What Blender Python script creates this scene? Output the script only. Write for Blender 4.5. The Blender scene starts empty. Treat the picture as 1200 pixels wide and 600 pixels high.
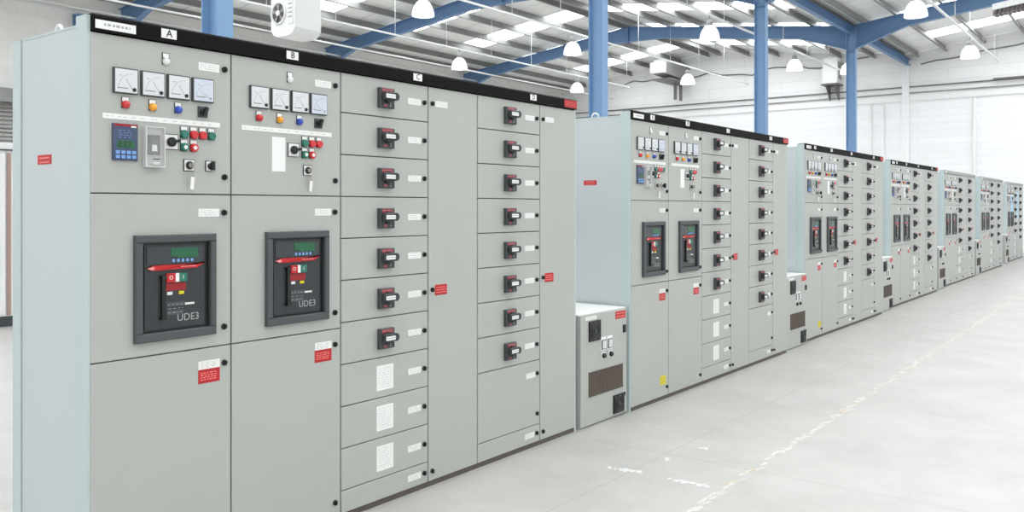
import bpy, math, random
random.seed(7)
S = bpy.context.scene
COL = S.collection
PI = math.pi

# ------------------------------------------------------------------ materials
MATS = {}
def srgb(r, g, b):
    f = lambda c: ((c/255)/12.92 if c/255 <= .04045 else ((c/255+.055)/1.055)**2.4)
    return (f(r), f(g), f(b), 1)

def mat(name, rgb, rough=.5, metal=0, emit=0, spec=.5, noise=0, nscale=3, bump=0, bscale=80, alpha=1, coat=0, trans=0):
    m = bpy.data.materials.new(name); m.use_nodes = True
    nt = m.node_tree; b = nt.nodes['Principled BSDF']
    c = srgb(*rgb)
    b.inputs['Base Color'].default_value = c
    b.inputs['Roughness'].default_value = rough
    b.inputs['Metallic'].default_value = metal
    b.inputs['Specular IOR Level'].default_value = spec
    if coat: b.inputs['Coat Weight'].default_value = coat
    if trans: b.inputs['Transmission Weight'].default_value = trans
    if alpha < 1: b.inputs['Alpha'].default_value = alpha
    if emit:
        b.inputs['Emission Color'].default_value = c
        b.inputs['Emission Strength'].default_value = emit
    tc = nt.nodes.new('ShaderNodeTexCoord')
    if noise:
        n = nt.nodes.new('ShaderNodeTexNoise'); n.inputs['Scale'].default_value = nscale; n.inputs['Detail'].default_value = 6
        nt.links.new(tc.outputs['Object'], n.inputs['Vector'])
        r = nt.nodes.new('ShaderNodeMapRange'); r.inputs['From Min'].default_value = .3; r.inputs['From Max'].default_value = .7
        r.inputs['To Min'].default_value = 1-noise; r.inputs['To Max'].default_value = 1
        nt.links.new(n.outputs['Fac'], r.inputs['Value'])
        v = nt.nodes.new('ShaderNodeVectorMath'); v.operation = 'SCALE'
        v.inputs[0].default_value = c[:3]
        nt.links.new(r.outputs['Result'], v.inputs['Scale'])
        nt.links.new(v.outputs['Vector'], b.inputs['Base Color'])
    if bump:
        n = nt.nodes.new('ShaderNodeTexNoise'); n.inputs['Scale'].default_value = bscale
        nt.links.new(tc.outputs['Object'], n.inputs['Vector'])
        bp = nt.nodes.new('ShaderNodeBump'); bp.inputs['Strength'].default_value = bump; bp.inputs['Distance'].default_value = .002
        nt.links.new(n.outputs['Fac'], bp.inputs['Height']); nt.links.new(bp.outputs['Normal'], b.inputs['Normal'])
    MATS[name] = m
    return m

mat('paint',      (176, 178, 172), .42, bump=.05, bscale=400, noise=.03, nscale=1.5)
mat('paint_side_lit', (192, 198, 199), .5, bump=.05, bscale=400, noise=.03, nscale=1.5)  # front paint made lighter and cooler, light on the ends put into the colour
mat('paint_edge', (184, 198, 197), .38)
mat('seal',       (84, 84, 78), .8)
mat('header_black', (13, 10, 10), .7, spec=.15)
mat('header_grey', (150, 150, 148), .5)
mat('plinth',     (92, 84, 78), .6)
mat('black',      (18, 20, 20), .4)
mat('dark_grey',  (66, 70, 72), .45)
mat('frame_grey', (74, 77, 79), .5)
mat('breaker',    (48, 51, 54), .4, noise=.1, nscale=40)
mat('breaker_hi', (70, 76, 80), .35)
mat('white_label', (236, 236, 232), .45)
mat('ink',        (168, 170, 170), .6)
mat('ink_dark',   (30, 30, 30), .6)
mat('red',        (190, 26, 32), .45)
mat('red_deep',   (150, 22, 30), .5)
mat('red_ink',    (240, 150, 145), .5)
mat('pink_ink',   (150, 70, 78), .5)
mat('red_lens',   (200, 28, 32), .2, coat=.5)
mat('amber_lens', (236, 160, 28), .2, coat=.5)
mat('blue_lens',  (28, 72, 176), .2, coat=.5)
mat('green_lens', (12, 110, 92), .25, coat=.5)
mat('white_lens', (225, 225, 222), .3)
mat('yellow',     (222, 205, 30), .5)
mat('meter_face', (214, 216, 217), .3)
mat('meter_blue', (202, 208, 220), .3)
mat('relay_blue', (66, 78, 106), .4)
mat('relay_key',  (120, 160, 214), .4)
mat('lcd_green',  (28, 96, 62), .3)
mat('lcd_dark',   (52, 58, 62), .25)
mat('clear_plastic', (225, 225, 225), .12, alpha=.16)
mat('clear_edge', (205, 205, 203), .3)
mat('key_metal',  (190, 186, 178), .3, metal=.7)
mat('vent_black', (24, 22, 24), .6)
mat('mesh_brown', (92, 76, 66), .6, noise=.25, nscale=60)
mat('steel_blue', (126, 160, 198), .45, noise=.05, nscale=4)
mat('steel_blue_shaded', (84, 122, 166), .5)  # column blue with roof shade mixed into the colour, unused
mat('rafter_blue_shaded', (98, 132, 172), .5, noise=.05, nscale=4)  # column blue darkened, roof shade put into the colour of rafters and valley beams
mat('galv',       (146, 146, 143), .5, metal=.1, noise=.12, nscale=3)
mat('white_metal', (240, 240, 238), .4)
mat('lug',        (226, 228, 226), .4)
mat('lamp_glass', (250, 250, 248), .2, emit=.4)
mat('lamp_bulb',  (255, 252, 240), .2, emit=2.5)
mat('grey_metal', (150, 150, 148), .5, noise=.1)
mat('fan_dark',   (88, 84, 86), .5)
mat('cable',      (120, 118, 116), .6)
mat('skylight',   (246, 250, 255), .3, emit=5.5)
mat('frame_brown', (172, 146, 136), .5)
mat('tape',       (218, 214, 205), .6, noise=.12, nscale=14)
mat('film_blue', (150, 196, 226), .3)
mat('tape_edge', (202, 186, 154), .6)
mat('chip',       (220, 220, 218), .6)
mat('shutter_metal', (172, 170, 166), .5)

def newmat(name):
    m = bpy.data.materials.new(name); m.use_nodes = True
    MATS[name] = m
    return m, m.node_tree, m.node_tree.nodes['Principled BSDF']

def math_node(nt, op, a, b=None, c=None):
    n = nt.nodes.new('ShaderNodeMath'); n.operation = op
    for i, v in enumerate((a, b, c)):
        if v is None: continue
        if isinstance(v, (int, float)): n.inputs[i].default_value = v
        else: nt.links.new(v, n.inputs[i])
    return n.outputs[0]

# floor: power-floated pale concrete with saw-cut joints
m, nt, b = newmat('concrete')
tc = nt.nodes.new('ShaderNodeTexCoord'); sp = nt.nodes.new('ShaderNodeSeparateXYZ')
nt.links.new(tc.outputs['Object'], sp.inputs[0])
def joint(out, off, per, w):
    a = math_node(nt, 'SUBTRACT', out, off - per/2)
    a = math_node(nt, 'FLOORED_MODULO', a, per)
    a = math_node(nt, 'SUBTRACT', a, per/2)
    a = math_node(nt, 'ABSOLUTE', a)
    return math_node(nt, 'LESS_THAN', a, w)
j = math_node(nt, 'MAXIMUM', joint(sp.outputs['X'], 3.14, 6.3, .006), joint(sp.outputs['Y'], -.71, 6.31, .005))
n1 = nt.nodes.new('ShaderNodeTexNoise'); n1.inputs['Scale'].default_value = 1.6; n1.inputs['Detail'].default_value = 8; n1.inputs['Roughness'].default_value = .78
nt.links.new(tc.outputs['Object'], n1.inputs['Vector'])
cr = nt.nodes.new('ShaderNodeValToRGB')
cr.color_ramp.elements[0].position = .34; cr.color_ramp.elements[0].color = srgb(176, 174, 169)
cr.color_ramp.elements[1].position = .72; cr.color_ramp.elements[1].color = srgb(195, 193, 188)
nt.links.new(n1.outputs['Fac'], cr.inputs['Fac'])
mx = nt.nodes.new('ShaderNodeMix'); mx.data_type = 'RGBA'
jj = math_node(nt, 'MULTIPLY', j, .28)
nt.links.new(jj, mx.inputs['Factor']); nt.links.new(cr.outputs['Color'], mx.inputs['A'])
mx.inputs['B'].default_value = srgb(128, 126, 122)
nt.links.new(mx.outputs['Result'], b.inputs['Base Color'])
n2 = nt.nodes.new('ShaderNodeTexNoise'); n2.inputs['Scale'].default_value = 2.2; n2.inputs['Detail'].default_value = 5
nt.links.new(tc.outputs['Object'], n2.inputs['Vector'])
rr = nt.nodes.new('ShaderNodeMapRange'); rr.inputs['To Min'].default_value = .28; rr.inputs['To Max'].default_value = .5
nt.links.new(n2.outputs['Fac'], rr.inputs['Value']); nt.links.new(rr.outputs['Result'], b.inputs['Roughness'])

# block wall and ribbed cladding
def wall_mat(name, rgb, dark, sx, sz, axis, mort=.012):
    m, nt, b = newmat(name)
    tc = nt.nodes.new('ShaderNodeTexCoord'); sp = nt.nodes.new('ShaderNodeSeparateXYZ'); cb = nt.nodes.new('ShaderNodeCombineXYZ')
    nt.links.new(tc.outputs['Object'], sp.inputs[0])
    nt.links.new(sp.outputs[axis], cb.inputs['X']); nt.links.new(sp.outputs['Z'], cb.inputs['Y'])
    br = nt.nodes.new('ShaderNodeTexBrick')
    nt.links.new(cb.outputs[0], br.inputs['Vector'])
    br.inputs['Color1'].default_value = srgb(*rgb); br.inputs['Color2'].default_value = srgb(*[max(0, c-4) for c in rgb])
    br.inputs['Mortar'].default_value = srgb(*dark); br.inputs['Scale'].default_value = 1
    br.inputs['Brick Width'].default_value = sx; br.inputs['Row Height'].default_value = sz
    br.inputs['Mortar Size'].default_value = mort; br.inputs['Mortar Smooth'].default_value = .3
    nt.links.new(br.outputs['Color'], b.inputs['Base Color']); b.inputs['Roughness'].default_value = .7
wall_mat('block_wall', (248, 246, 241), (240, 238, 232), .45, .225, 'X')
wall_mat('clad_wall', (246, 246, 245), (234, 234, 234), 4.0, .25, 'Y', .01)
wall_mat('clad_upper', (244, 244, 242), (228, 228, 226), 3.0, .4, 'Y', .012)
wall_mat('roof_sheet', (232, 232, 230), (186, 186, 184), 60, 60, 'X')
# roof lining: seams down the slope every metre
m, nt, b = newmat('roof_lining')
tc = nt.nodes.new('ShaderNodeTexCoord'); sp = nt.nodes.new('ShaderNodeSeparateXYZ'); nt.links.new(tc.outputs['Object'], sp.inputs[0])
j = joint(sp.outputs['X'], .3, 1.18, .012)
mx = nt.nodes.new('ShaderNodeMix'); mx.data_type = 'RGBA'; nt.links.new(j, mx.inputs['Factor'])
mx.inputs['A'].default_value = srgb(246, 246, 243); mx.inputs['B'].default_value = srgb(186, 186, 184)
nt.links.new(mx.outputs['Result'], b.inputs['Base Color']); b.inputs['Roughness'].default_value = .6

# ------------------------------------------------------------------ mesh builder
class MB:
    def __init__(s): s.v = []; s.f = []; s.m = []; s.s = []; s.slots = []
    def mi(s, m):
        if m not in s.slots: s.slots.append(m)
        return s.slots.index(m)
    def face(s, idx, m, sm=False): s.f.append(tuple(idx)); s.m.append(s.mi(m)); s.s.append(sm)
    def hexa(s, p, m):           # p: 8 pts bottom 4 ccw then top 4
        k = len(s.v); s.v += [tuple(q) for q in p]
        for q in ((0,3,2,1),(4,5,6,7),(0,1,5,4),(1,2,6,5),(2,3,7,6),(3,0,4,7)): s.face([k+i for i in q], m)
    def box(s, a, b, m):
        x0,y0,z0 = a; x1,y1,z1 = b
        s.hexa([(x0,y0,z0),(x1,y0,z0),(x1,y1,z0),(x0,y1,z0),(x0,y0,z1),(x1,y0,z1),(x1,y1,z1),(x0,y1,z1)], m)
    def cbox(s, a, b, m, c=.003): # box whose front (-y) edges are chamfered
        x0,y0,z0 = a; x1,y1,z1 = b
        k = len(s.v)
        s.v += [(x0+c,y0,z0+c),(x1-c,y0,z0+c),(x1-c,y0,z1-c),(x0+c,y0,z1-c),
                (x0,y0+c,z0),(x1,y0+c,z0),(x1,y0+c,z1),(x0,y0+c,z1),
                (x0,y1,z0),(x1,y1,z0),(x1,y1,z1),(x0,y1,z1)]
        s.face([k,k+1,k+2,k+3], m)
        for i in range(4):
            j = (i+1) % 4
            s.face([k+i, k+4+i, k+4+j, k+j], m); s.face([k+4+i, k+8+i, k+8+j, k+4+j], m)
        s.face([k+11,k+10,k+9,k+8], m)
    def prism(s, pts, axis, a, b, m):   # polygon in the plane across axis, extruded a..b
        k = len(s.v); n = len(pts)
        for t in (a, b):
            for p, q in pts:
                s.v.append({'x': (t,p,q), 'y': (p,t,q), 'z': (p,q,t)}[axis])
        s.face([k+i for i in range(n)][::-1], m); s.face([k+n+i for i in range(n)], m)
        for i in range(n):
            j = (i+1) % n; s.face([k+i, k+j, k+n+j, k+n+i], m)
    def lathe(s, c, axis, prof, m, n=20, cap=True): # prof: (r, t)
        k = len(s.v)
        for r, t in prof:
            for i in range(n):
                a = 2*PI*i/n; p, q = r*math.cos(a), r*math.sin(a)
                d = {'y': (p, t, q), 'z': (p, q, t), 'x': (t, p, q)}[axis]
                s.v.append((c[0]+d[0], c[1]+d[1], c[2]+d[2]))
        for j in range(len(prof)-1):
            for i in range(n):
                i2 = (i+1) % n
                s.face([k+j*n+i, k+j*n+i2, k+(j+1)*n+i2, k+(j+1)*n+i], m, True)
        if cap:
            s.face([k+i for i in range(n)][::-1], m); e = k+(len(prof)-1)*n
            s.face([e+i for i in range(n)], m)
    def cyl(s, c, axis, r, l, m, n=16): s.lathe(c, axis, [(r, 0), (r, l)], m, n)
    def tube(s, pts, r, m, n=8):
        import mathutils
        V = mathutils.Vector
        k = len(s.v); P = [V(p) for p in pts]
        for i, p in enumerate(P):
            d = (P[min(i+1, len(P)-1)] - P[max(i-1, 0)]).normalized()
            u = d.cross(V((0,0,1)));
            if u.length < .05: u = d.cross(V((1,0,0)))
            u.normalize(); w = d.cross(u)
            for t in range(n):
                a = 2*PI*t/n; s.v.append(tuple(p + u*r*math.cos(a) + w*r*math.sin(a)))
        for i in range(len(P)-1):
            for t in range(n):
                t2 = (t+1) % n; s.face([k+i*n+t, k+i*n+t2, k+(i+1)*n+t2, k+(i+1)*n+t], m, True)
        s.face([k+t for t in range(n)][::-1], m); e = k+(len(P)-1)*n; s.face([e+t for t in range(n)], m)
    def text(s, txt, x, y, z, size, m, center=True, wide=1):
        cu = bpy.data.curves.new('t', 'FONT'); cu.body = txt; cu.size = size
        cu.align_x = 'CENTER' if center else 'LEFT'; cu.align_y = 'CENTER'; cu.resolution_u = 3
        o = bpy.data.objects.new('t', cu)
        me = bpy.data.meshes.new_from_object(o)
        k = len(s.v)
        for v in me.vertices: s.v.append((x+v.co.x*wide, y, z+v.co.y))
        for p in me.polygons: s.face([k+i for i in p.vertices], m)
        bpy.data.objects.remove(o); bpy.data.meshes.remove(me); bpy.data.curves.remove(cu)
    def lines(s, x0, z0, x1, z1, y, rows, m, h=.0022, seed=1, gap=.012):
        rnd = random.Random(seed)
        for r in range(rows):
            z = z0 + (z1-z0)*(r+.5)/rows; x = x0
            while x < x1-.004:
                w = rnd.uniform(.006, .018); e = min(x+w, x1)
                s.box((x, y, z-h/2), (e, y+.0006, z+h/2), m); x = e + rnd.uniform(.003, gap)
    def mesh(s, name):
        me = bpy.data.meshes.new(name); me.from_pydata(s.v, [], s.f)
        for m in s.slots: me.materials.append(MATS[m])
        me.polygons.foreach_set('material_index', s.m); me.polygons.foreach_set('use_smooth', s.s)
        me.update()
        return me

def link(name, data, parent=None, loc=(0,0,0)):
    o = bpy.data.objects.new(name, data); COL.objects.link(o); o.location = loc
    if parent: o.parent = parent
    return o
def tag(o, label, cat, group=None, kind=None):
    o['label'] = label
    if cat: o['category'] = cat
    if group: o['group'] = group
    if kind: o['kind'] = kind
    return o
def struct(name, mb): o = link(name, mb.mesh(name)); o['kind'] = 'structure'; return o
def empty(name, loc): o = link(name, None, None, loc); o.empty_display_size = .2; return o
def copy_tree(o, parent=None):
    c = o.copy(); COL.objects.link(c)
    if parent: c.parent = parent
    for ch in [q for q in KIDS.get(o.name, [])]: copy_tree(ch, c)
    return c
KIDS = {}
def part(name, me, parent, loc):
    o = link(name, me, parent, loc); KIDS.setdefault(parent.name, []).append(o)
    return o

# ------------------------------------------------------------------ small fittings (front faces -y, origin on the panel surface)
PM = {}
b = MB(); b.lathe((0,0,0), 'y', [(.0125,0),(.0125,-.006),(.011,-.010)], 'black', 16); b.box((-.0025,-.015,-.010),(.0025,-.009,.010),'black'); PM['latch'] = b.mesh('latch')

def label_mesh(w, h, seed=1, rows=3):
    b = MB(); b.box((-w/2,-.002,-h/2),(w/2,0,h/2),'white_label'); b.lines(-w/2+.008,-h/2+.004,w/2-.008,h/2-.004,-.0026,rows,'ink',.0016,seed); return b.mesh('label')
PM['label'] = label_mesh(.095, .032, 1); PM['label_s'] = label_mesh(.085, .03, 3, 2)
b = MB(); b.box((-.049,-.002,0),(.049,0,.034),'white_label'); b.lines(-.038,.004,.038,.030,-.0026,4,'ink',.0016,5); PM['notice_white'] = b.mesh('label')
b = MB(); b.box((-.049,-.002,-.056),(.049,0,0),'red'); b.box((-.045,-.0026,-.052),(.045,-.002,-.050),'red_deep'); b.box((-.045,-.0026,-.006),(.045,-.002,-.004),'red_deep')
b.lines(-.040,-.046,.040,-.010,-.0026,4,'red_ink',.003,9,.006); PM['warning'] = b.mesh('warning_label')
b = MB(); b.box((-.047,-.002,-.028),(.047,0,.028),'red'); b.box((-.047,-.0026,-.028),(.047,-.002,-.024),'red_deep'); b.lines(-.038,-.02,.038,.02,-.0026,3,'red_ink',.0035,4,.006); PM['warning_s'] = b.mesh('warning_label')
b = MB(); b.box((-.047,-.002,-.034),(.047,0,.034),'yellow'); b.lines(-.035,-.024,.035,.024,-.0026,3,'ink_dark',.003,4,.008); PM['warning_y'] = b.mesh('warning_label')

def meter_mesh(face, kind):
    b = MB(); w = .048; t = .0045
    b.cbox((-w,-.012,-w),(w,0,w),'dark_grey',.002)
    b.box((-w+t,-.0135,-w+t),(w-t,-.0121,w-t),face)
    # arc scale
    for i in range(11):
        a = math.radians(95 + i*8.5 if kind else 90 + i*9)
        cx, cz = .026, -.030
        x, z = cx+.058*math.cos(a), cz+.058*math.sin(a); r = .0022 if i % 2 else .0034
        b.box((x-.001,-.0141,z-r),(x+.001,-.0135,z+r),'ink')
    a = math.radians(128 if kind else 150)
    p = (.026-.004, -.030); q = (.026+.048*math.cos(a), -.030+.048*math.sin(a))
    b.hexa([(p[0],-.0146,p[1]),(p[0]+.0016,-.0146,p[1]+.001),(p[0]+.0016,-.014,p[1]+.001),(p[0],-.014,p[1]),
            (q[0],-.0146,q[1]),(q[0]+.0016,-.0146,q[1]+.001),(q[0]+.0016,-.014,q[1]+.001),(q[0],-.014,q[1])],'ink')
    b.box((-.034,-.0141,-.029),(.006,-.0135,-.026),'cable'); b.box((-.028,-.0141,.018),(-.018,-.0135,.021),'ink')
    if kind: b.cyl((.030,-.0135,-.031),'y',.0072,-.004,'black',14)
    else: b.cyl((.030,-.0135,-.031),'y',.0028,-.002,'ink_dark',10)
    return b.mesh('meter')
PM['meter'] = meter_mesh('meter_face', 1); PM['meter_b'] = meter_mesh('meter_blue', 0)

def lamp_mesh(lens, name='indicator_lamp'):
    b = MB(); b.box((-.015,-.003,-.018),(.015,0,.026),'frame_grey'); b.box((-.0125,-.0042,.008),(.0125,-.003,.024),'white_label')
    b.lathe((0,-.003,-.004),'y',[(.0155,0),(.0155,-.004),(.0135,-.008),(.0125,-.014),(.008,-.018),(.001,-.019)],lens,18)
    return b.mesh(name)
for k in ('red','amber','blue'): PM['lamp_'+k] = lamp_mesh(k+'_lens')
def btn_mesh(lens, inner=None):
    b = MB(); b.box((-.0165,-.003,-.020),(.0165,0,.028),'frame_grey'); b.box((-.0135,-.0042,.012),(.0135,-.003,.026),'white_label')
    b.lathe((0,-.003,-.004),'y',[(.0175,0),(.0175,-.006),(.0150,-.009),(.0145,-.014)],lens,18)
    if inner: b.cyl((0,-.017,-.004),'y',.008,-.0012,inner,14)
    return b.mesh('push_button')
PM['btn_g'] = btn_mesh('green_lens'); PM['btn_r'] = btn_mesh('red_lens'); PM['btn_gw'] = btn_mesh('green_lens','white_lens'); PM['btn_rw'] = btn_mesh('red_lens','white_lens')
def selector_mesh(w, plate, ang=0, name='selector_switch', edge='dark_grey', kn=.020):
    b = MB(); b.box((-w,-.004,-w),(w,0,w),edge); b.box((-w+.003,-.0052,-w+.003),(w-.003,-.004,w-.003),plate)
    b.lathe((0,-.005,0),'y',[(kn,0),(kn,-.008),(kn*.8,-.012)],'black',18)
    c, s_ = math.cos(ang), math.sin(ang); L = kn*1.25; t = .006
    P = lambda u, v: (u*c-v*s_, u*s_+v*c)
    q = [P(-L,-t),P(L,-t),P(L,t),P(-L,t)]
    b.prism(q,'y',-.030,-.015,'black')
    return b.mesh(name)
PM['sel_small'] = selector_mesh(.022,'frame_grey',1.2,kn=.015); PM['sel_big'] = selector_mesh(.031,'white_label',.2,kn=.019); PM['sel_sq'] = selector_mesh(.022,'white_label',1.57,kn=.014)
b = MB(); b.box((-.024,-.004,-.024),(.024,0,.024),'dark_grey'); b.box((-.021,-.0052,-.021),(.021,-.004,.021),'white_label')
b.lathe((0,-.005,0),'y',[(.016,0),(.016,-.008),(.012,-.010)],'black',18); b.cyl((0,-.0155,0),'y',.009,-.003,'key_metal',12)
b.box((-.002,-.036,-.010),(.002,-.017,.010),'key_metal'); PM['keysw'] = b.mesh('key_switch')
b = MB(); b.tube([(0,-.030,-.008),(.004,-.030,-.03),(.002,-.024,-.05)],.0012,'key_metal',5)
b.hexa([(-.008,-.026,-.094),(.006,-.026,-.098),(.006,-.024,-.098),(-.008,-.024,-.094),(-.004,-.026,-.046),(.010,-.026,-.048),(.010,-.024,-.048),(-.004,-.024,-.046)],'white_label')
b.box((.010,-.022,-.072),(.020,-.019,-.036),'key_metal'); PM['keytag'] = b.mesh('key_bunch')
# little socket / lamp with tag near the top
b = MB(); b.box((-.015,-.003,.004),(.015,0,.026),'frame_grey'); b.box((-.012,-.0042,.007),(.012,-.003,.023),'white_label'); b.box((-.015,-.003,-.022),(-.011,0,.004),'frame_grey')
b.lathe((.001,0,-.008),'y',[(.0155,0),(.0155,-.005),(.012,-.012),(.004,-.015)],'white_lens',16); PM['bulb'] = b.mesh('indicator_lamp')
# protection relay
b = MB(); b.cbox((-.048,-.012,-.069),(.048,0,.069),'relay_blue',.002); b.box((-.046,-.0132,.059),(.046,-.012,.068),'red_deep'); b.box((.020,-.0138,.056),(.040,-.013,.062),'white_label')
b.box((-.034,-.0132,-.022),(.034,-.012,.006),'lcd_green'); b.lines(-.030,-.02,.030,.004,-.0138,3,'ink_dark',.003,6)
b.lines(-.028,.014,.022,.048,-.0138,4,'relay_key',.002,8)
for i in range(4):
    for jz in (-.038,-.055): b.box((-.040+i*.021,-.016,jz-.006),(-.025+i*.021,-.012,jz+.006),'relay_key')
PM['relay'] = b.mesh('protection_relay')
# clear breaker enclosure
b = MB(); b.box((-.040,-.006,-.078),(.040,0,.078),'clear_edge')
for a_, c_ in (((-.040,-.024,-.078),(-.036,-.006,.078)),((.036,-.024,-.078),(.040,-.006,.078)),((-.036,-.024,.074),(.036,-.006,.078)),((-.036,-.024,-.078),(.036,-.006,-.074))): b.box(a_, c_, 'clear_edge')
b.box((-.024,-.016,-.030),(.022,-.006,.046),'black'); b.box((-.012,-.020,-.016),(.008,-.016,.008),'white_label'); b.box((-.016,-.019,.012),(.012,-.016,.030),'dark_grey')
b.box((-.036,-.0235,-.074),(.036,-.0225,.074),'clear_plastic'); b.box((-.012,-.0255,-.048),(.016,-.0236,-.045),'ink_dark'); b.box((-.014,-.030,-.068),(.014,-.0236,-.058),'clear_edge')
PM['mcb'] = b.mesh('breaker_enclosure')
# rotary door handle of a feeder drawer
b = MB(); b.cbox((-.050,-.024,-.050),(.050,0,.050),'dark_grey',.004)
b.box((-.040,-.0252,.028),(.034,-.024,.047),'pink_ink'); b.lines(-.036,.034,.028,.044,-.0258,1,'red_ink',.002,2,.008)
b.box((-.040,-.0252,-.044),(.042,-.024,-.020),'breaker'); b.box((-.030,-.0262,-.043),(-.006,-.0252,-.031),'pink_ink'); b.text('Z',.018,-.0262,-.033,.024,'ink')
b.lathe((0,-.024,.004),'y',[(.030,0),(.030,-.014),(.026,-.020)],'breaker',20)
b.cbox((-.052,-.060,-.012),(.028,-.040,.026),'breaker',.006); b.cyl((.026,-.060,.007),'y',.020,.020,'breaker',18)
b.box((-.046,-.0612,-.004),(.018,-.060,.016),'white_label'); b.lines(-.040,.002,.016,.011,-.0618,1,'ink',.004,3,.003)
PM['handle'] = b.mesh('rotary_handle')
# air circuit breaker behind its escutcheon
b = MB(); W, H = .1735, .2055
o_ = 'frame_grey'
b.cbox((-W,-.022,H-.030),(W,0,H),o_,.004); b.cbox((-W,-.022,-H),(W,0,-H+.034),o_,.004)
b.cbox((-W,-.022,-H+.034),(-W+.030,0,H-.030),o_,.004); b.cbox((W-.026,-.022,-H+.034),(W,0,H-.030),o_,.004)
x0, x1, z0, z1 = -W+.030, W-.026, -H+.034, H-.030
b.box((x0,-.001,z0),(x1,0,z1),'black')
b.box((x0+.012,-.006,z0+.010),(x1-.022,-.001,z1-.008),'breaker')
b.box((x0+.020,-.009,z1-.085),(x1-.030,-.006,z1-.016),'lcd_dark'); b.box((x0+.150,-.010,z1-.062),(x1-.052,-.009,z1-.024),'lcd_green')
b.box((x0+.120,-.0105,z1-.055),(x0+.200,-.009,z1-.022),'lcd_green'); b.text('',0,0,0,.01,'ink')
for i in range(5): b.box((x0+.125+i*.020,-.0115,z1-.078),(x0+.136+i*.020,-.009,z1-.066),'relay_key')
b.cyl((x1-.045,-.009,z1-.034),'y',.006,-.003,'breaker_hi',10)
b.prism([(x0+.018,z1-.098),(x0+.040,z1-.108),(x1-.060,z1-.104),(x1-.020,z1-.082),(x1-.030,z1-.088),(x0+.05,z1-.088)],'y',-.014,-.009,'red')
b.prism([(x0+.018,z1-.098),(x0+.040,z1-.106),(x0+.05,z1-.100),(x0+.044,z1-.092)],'y',-.0148,-.014,'red_ink'); b.box((x0+.160,-.0148,z1-.098),(x1-.064,-.014,z1-.095),'red_ink')
b.box((x0+.098,-.016,z1-.156),(x0+.136,-.006,z1-.122),'red'); b.box((x0+.136,-.0155,z1-.156),(x0+.152,-.006,z1-.122),'white_label'); b.box((x0+.152,-.016,z1-.156),(x0+.186,-.006,z1-.122),'green_lens')
b.text('I',x0+.169,-.0166,z1-.139,.022,'white_label'); b.text('O',x0+.117,-.0166,z1-.139,.022,'white_label')
b.box((x0+.100,-.007,z1-.190),(x0+.186,-.006,z1-.160),'red_deep')
b.box((x0+.104,-.010,z1-.206),(x0+.126,-.006,z1-.194),'white_lens'); b.box((x0+.154,-.010,z1-.206),(x0+.176,-.006,z1-.194),'yellow')
b.box((x0+.104,-.0075,z1-.252),(x0+.180,-.006,z1-.236),'breaker_hi'); b.box((x0+.182,-.008,z1-.250),(x0+.222,-.006,z1-.242),'white_lens')
b.box((x0+.104,-.0075,z1-.286),(x0+.176,-.006,z1-.268),'breaker_hi'); b.lines(x0+.108,z1-.284,x0+.172,z1-.238,-.008,3,'ink',.0018,12)
b.box((x0+.078,-.018,z1-.300),(x0+.092,-.006,z1-.128),'black'); b.box((x0+.074,-.024,z1-.142),(x0+.094,-.006,z1-.128),'black'); b.box((x0+.074,-.024,z1-.300),(x0+.094,-.006,z1-.286),'black')
b.text('UDE3',x0+.196,-.0072,z1-.300,.040,'ink',wide=1.0)
PM['acb'] = b.mesh('circuit_breaker')
b = MB(); b.box((-.057,-.002,-.062),(.057,0,.062),'white_label'); b.lines(-.045,-.054,.045,.054,-.0026,9,'ink',.0016,21); PM['schedule'] = b.mesh('data_sheet')
b = MB(); b.box((-.036,-.0015,-.076),(.036,0,.076),'white_label'); PM['plate'] = b.mesh('blank_plate')
def strip_mesh(w):
    b = MB(); b.box((-w/2,-.002,-.010),(w/2,0,.010),'white_label'); b.lines(-w/2+.01,-.007,w/2-.01,.007,-.0026,1,'ink',.002,30,.03); return b.mesh('legend_strip')
PM['strip'] = strip_mesh(.492)

# ------------------------------------------------------------------ a switchboard
A0 = .1386; TOP = 2.195; HB = 2.130; DEP = .61; WID = 3.235
G = .0035
def cover(b, x0, z0, x1, z1, g=G): b.cbox((g,0,.0023),(x1-x0-g,.018,z1-z0-.0023),'paint',.002)
def panel(name, root, x0, z0, x1, z1):
    b = MB(); cover(b, x0, z0, x1, z1); o = part(name, b.mesh(name), root, (x0, 0, z0)); o['_o'] = 1; return o
def sub(name, key, door, x, z, y=0, label=None):
    o = part(name, PM[key], door, (x-door.location.x, y, z-door.location.z))
    if label: o['label'] = label
    return o

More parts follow.
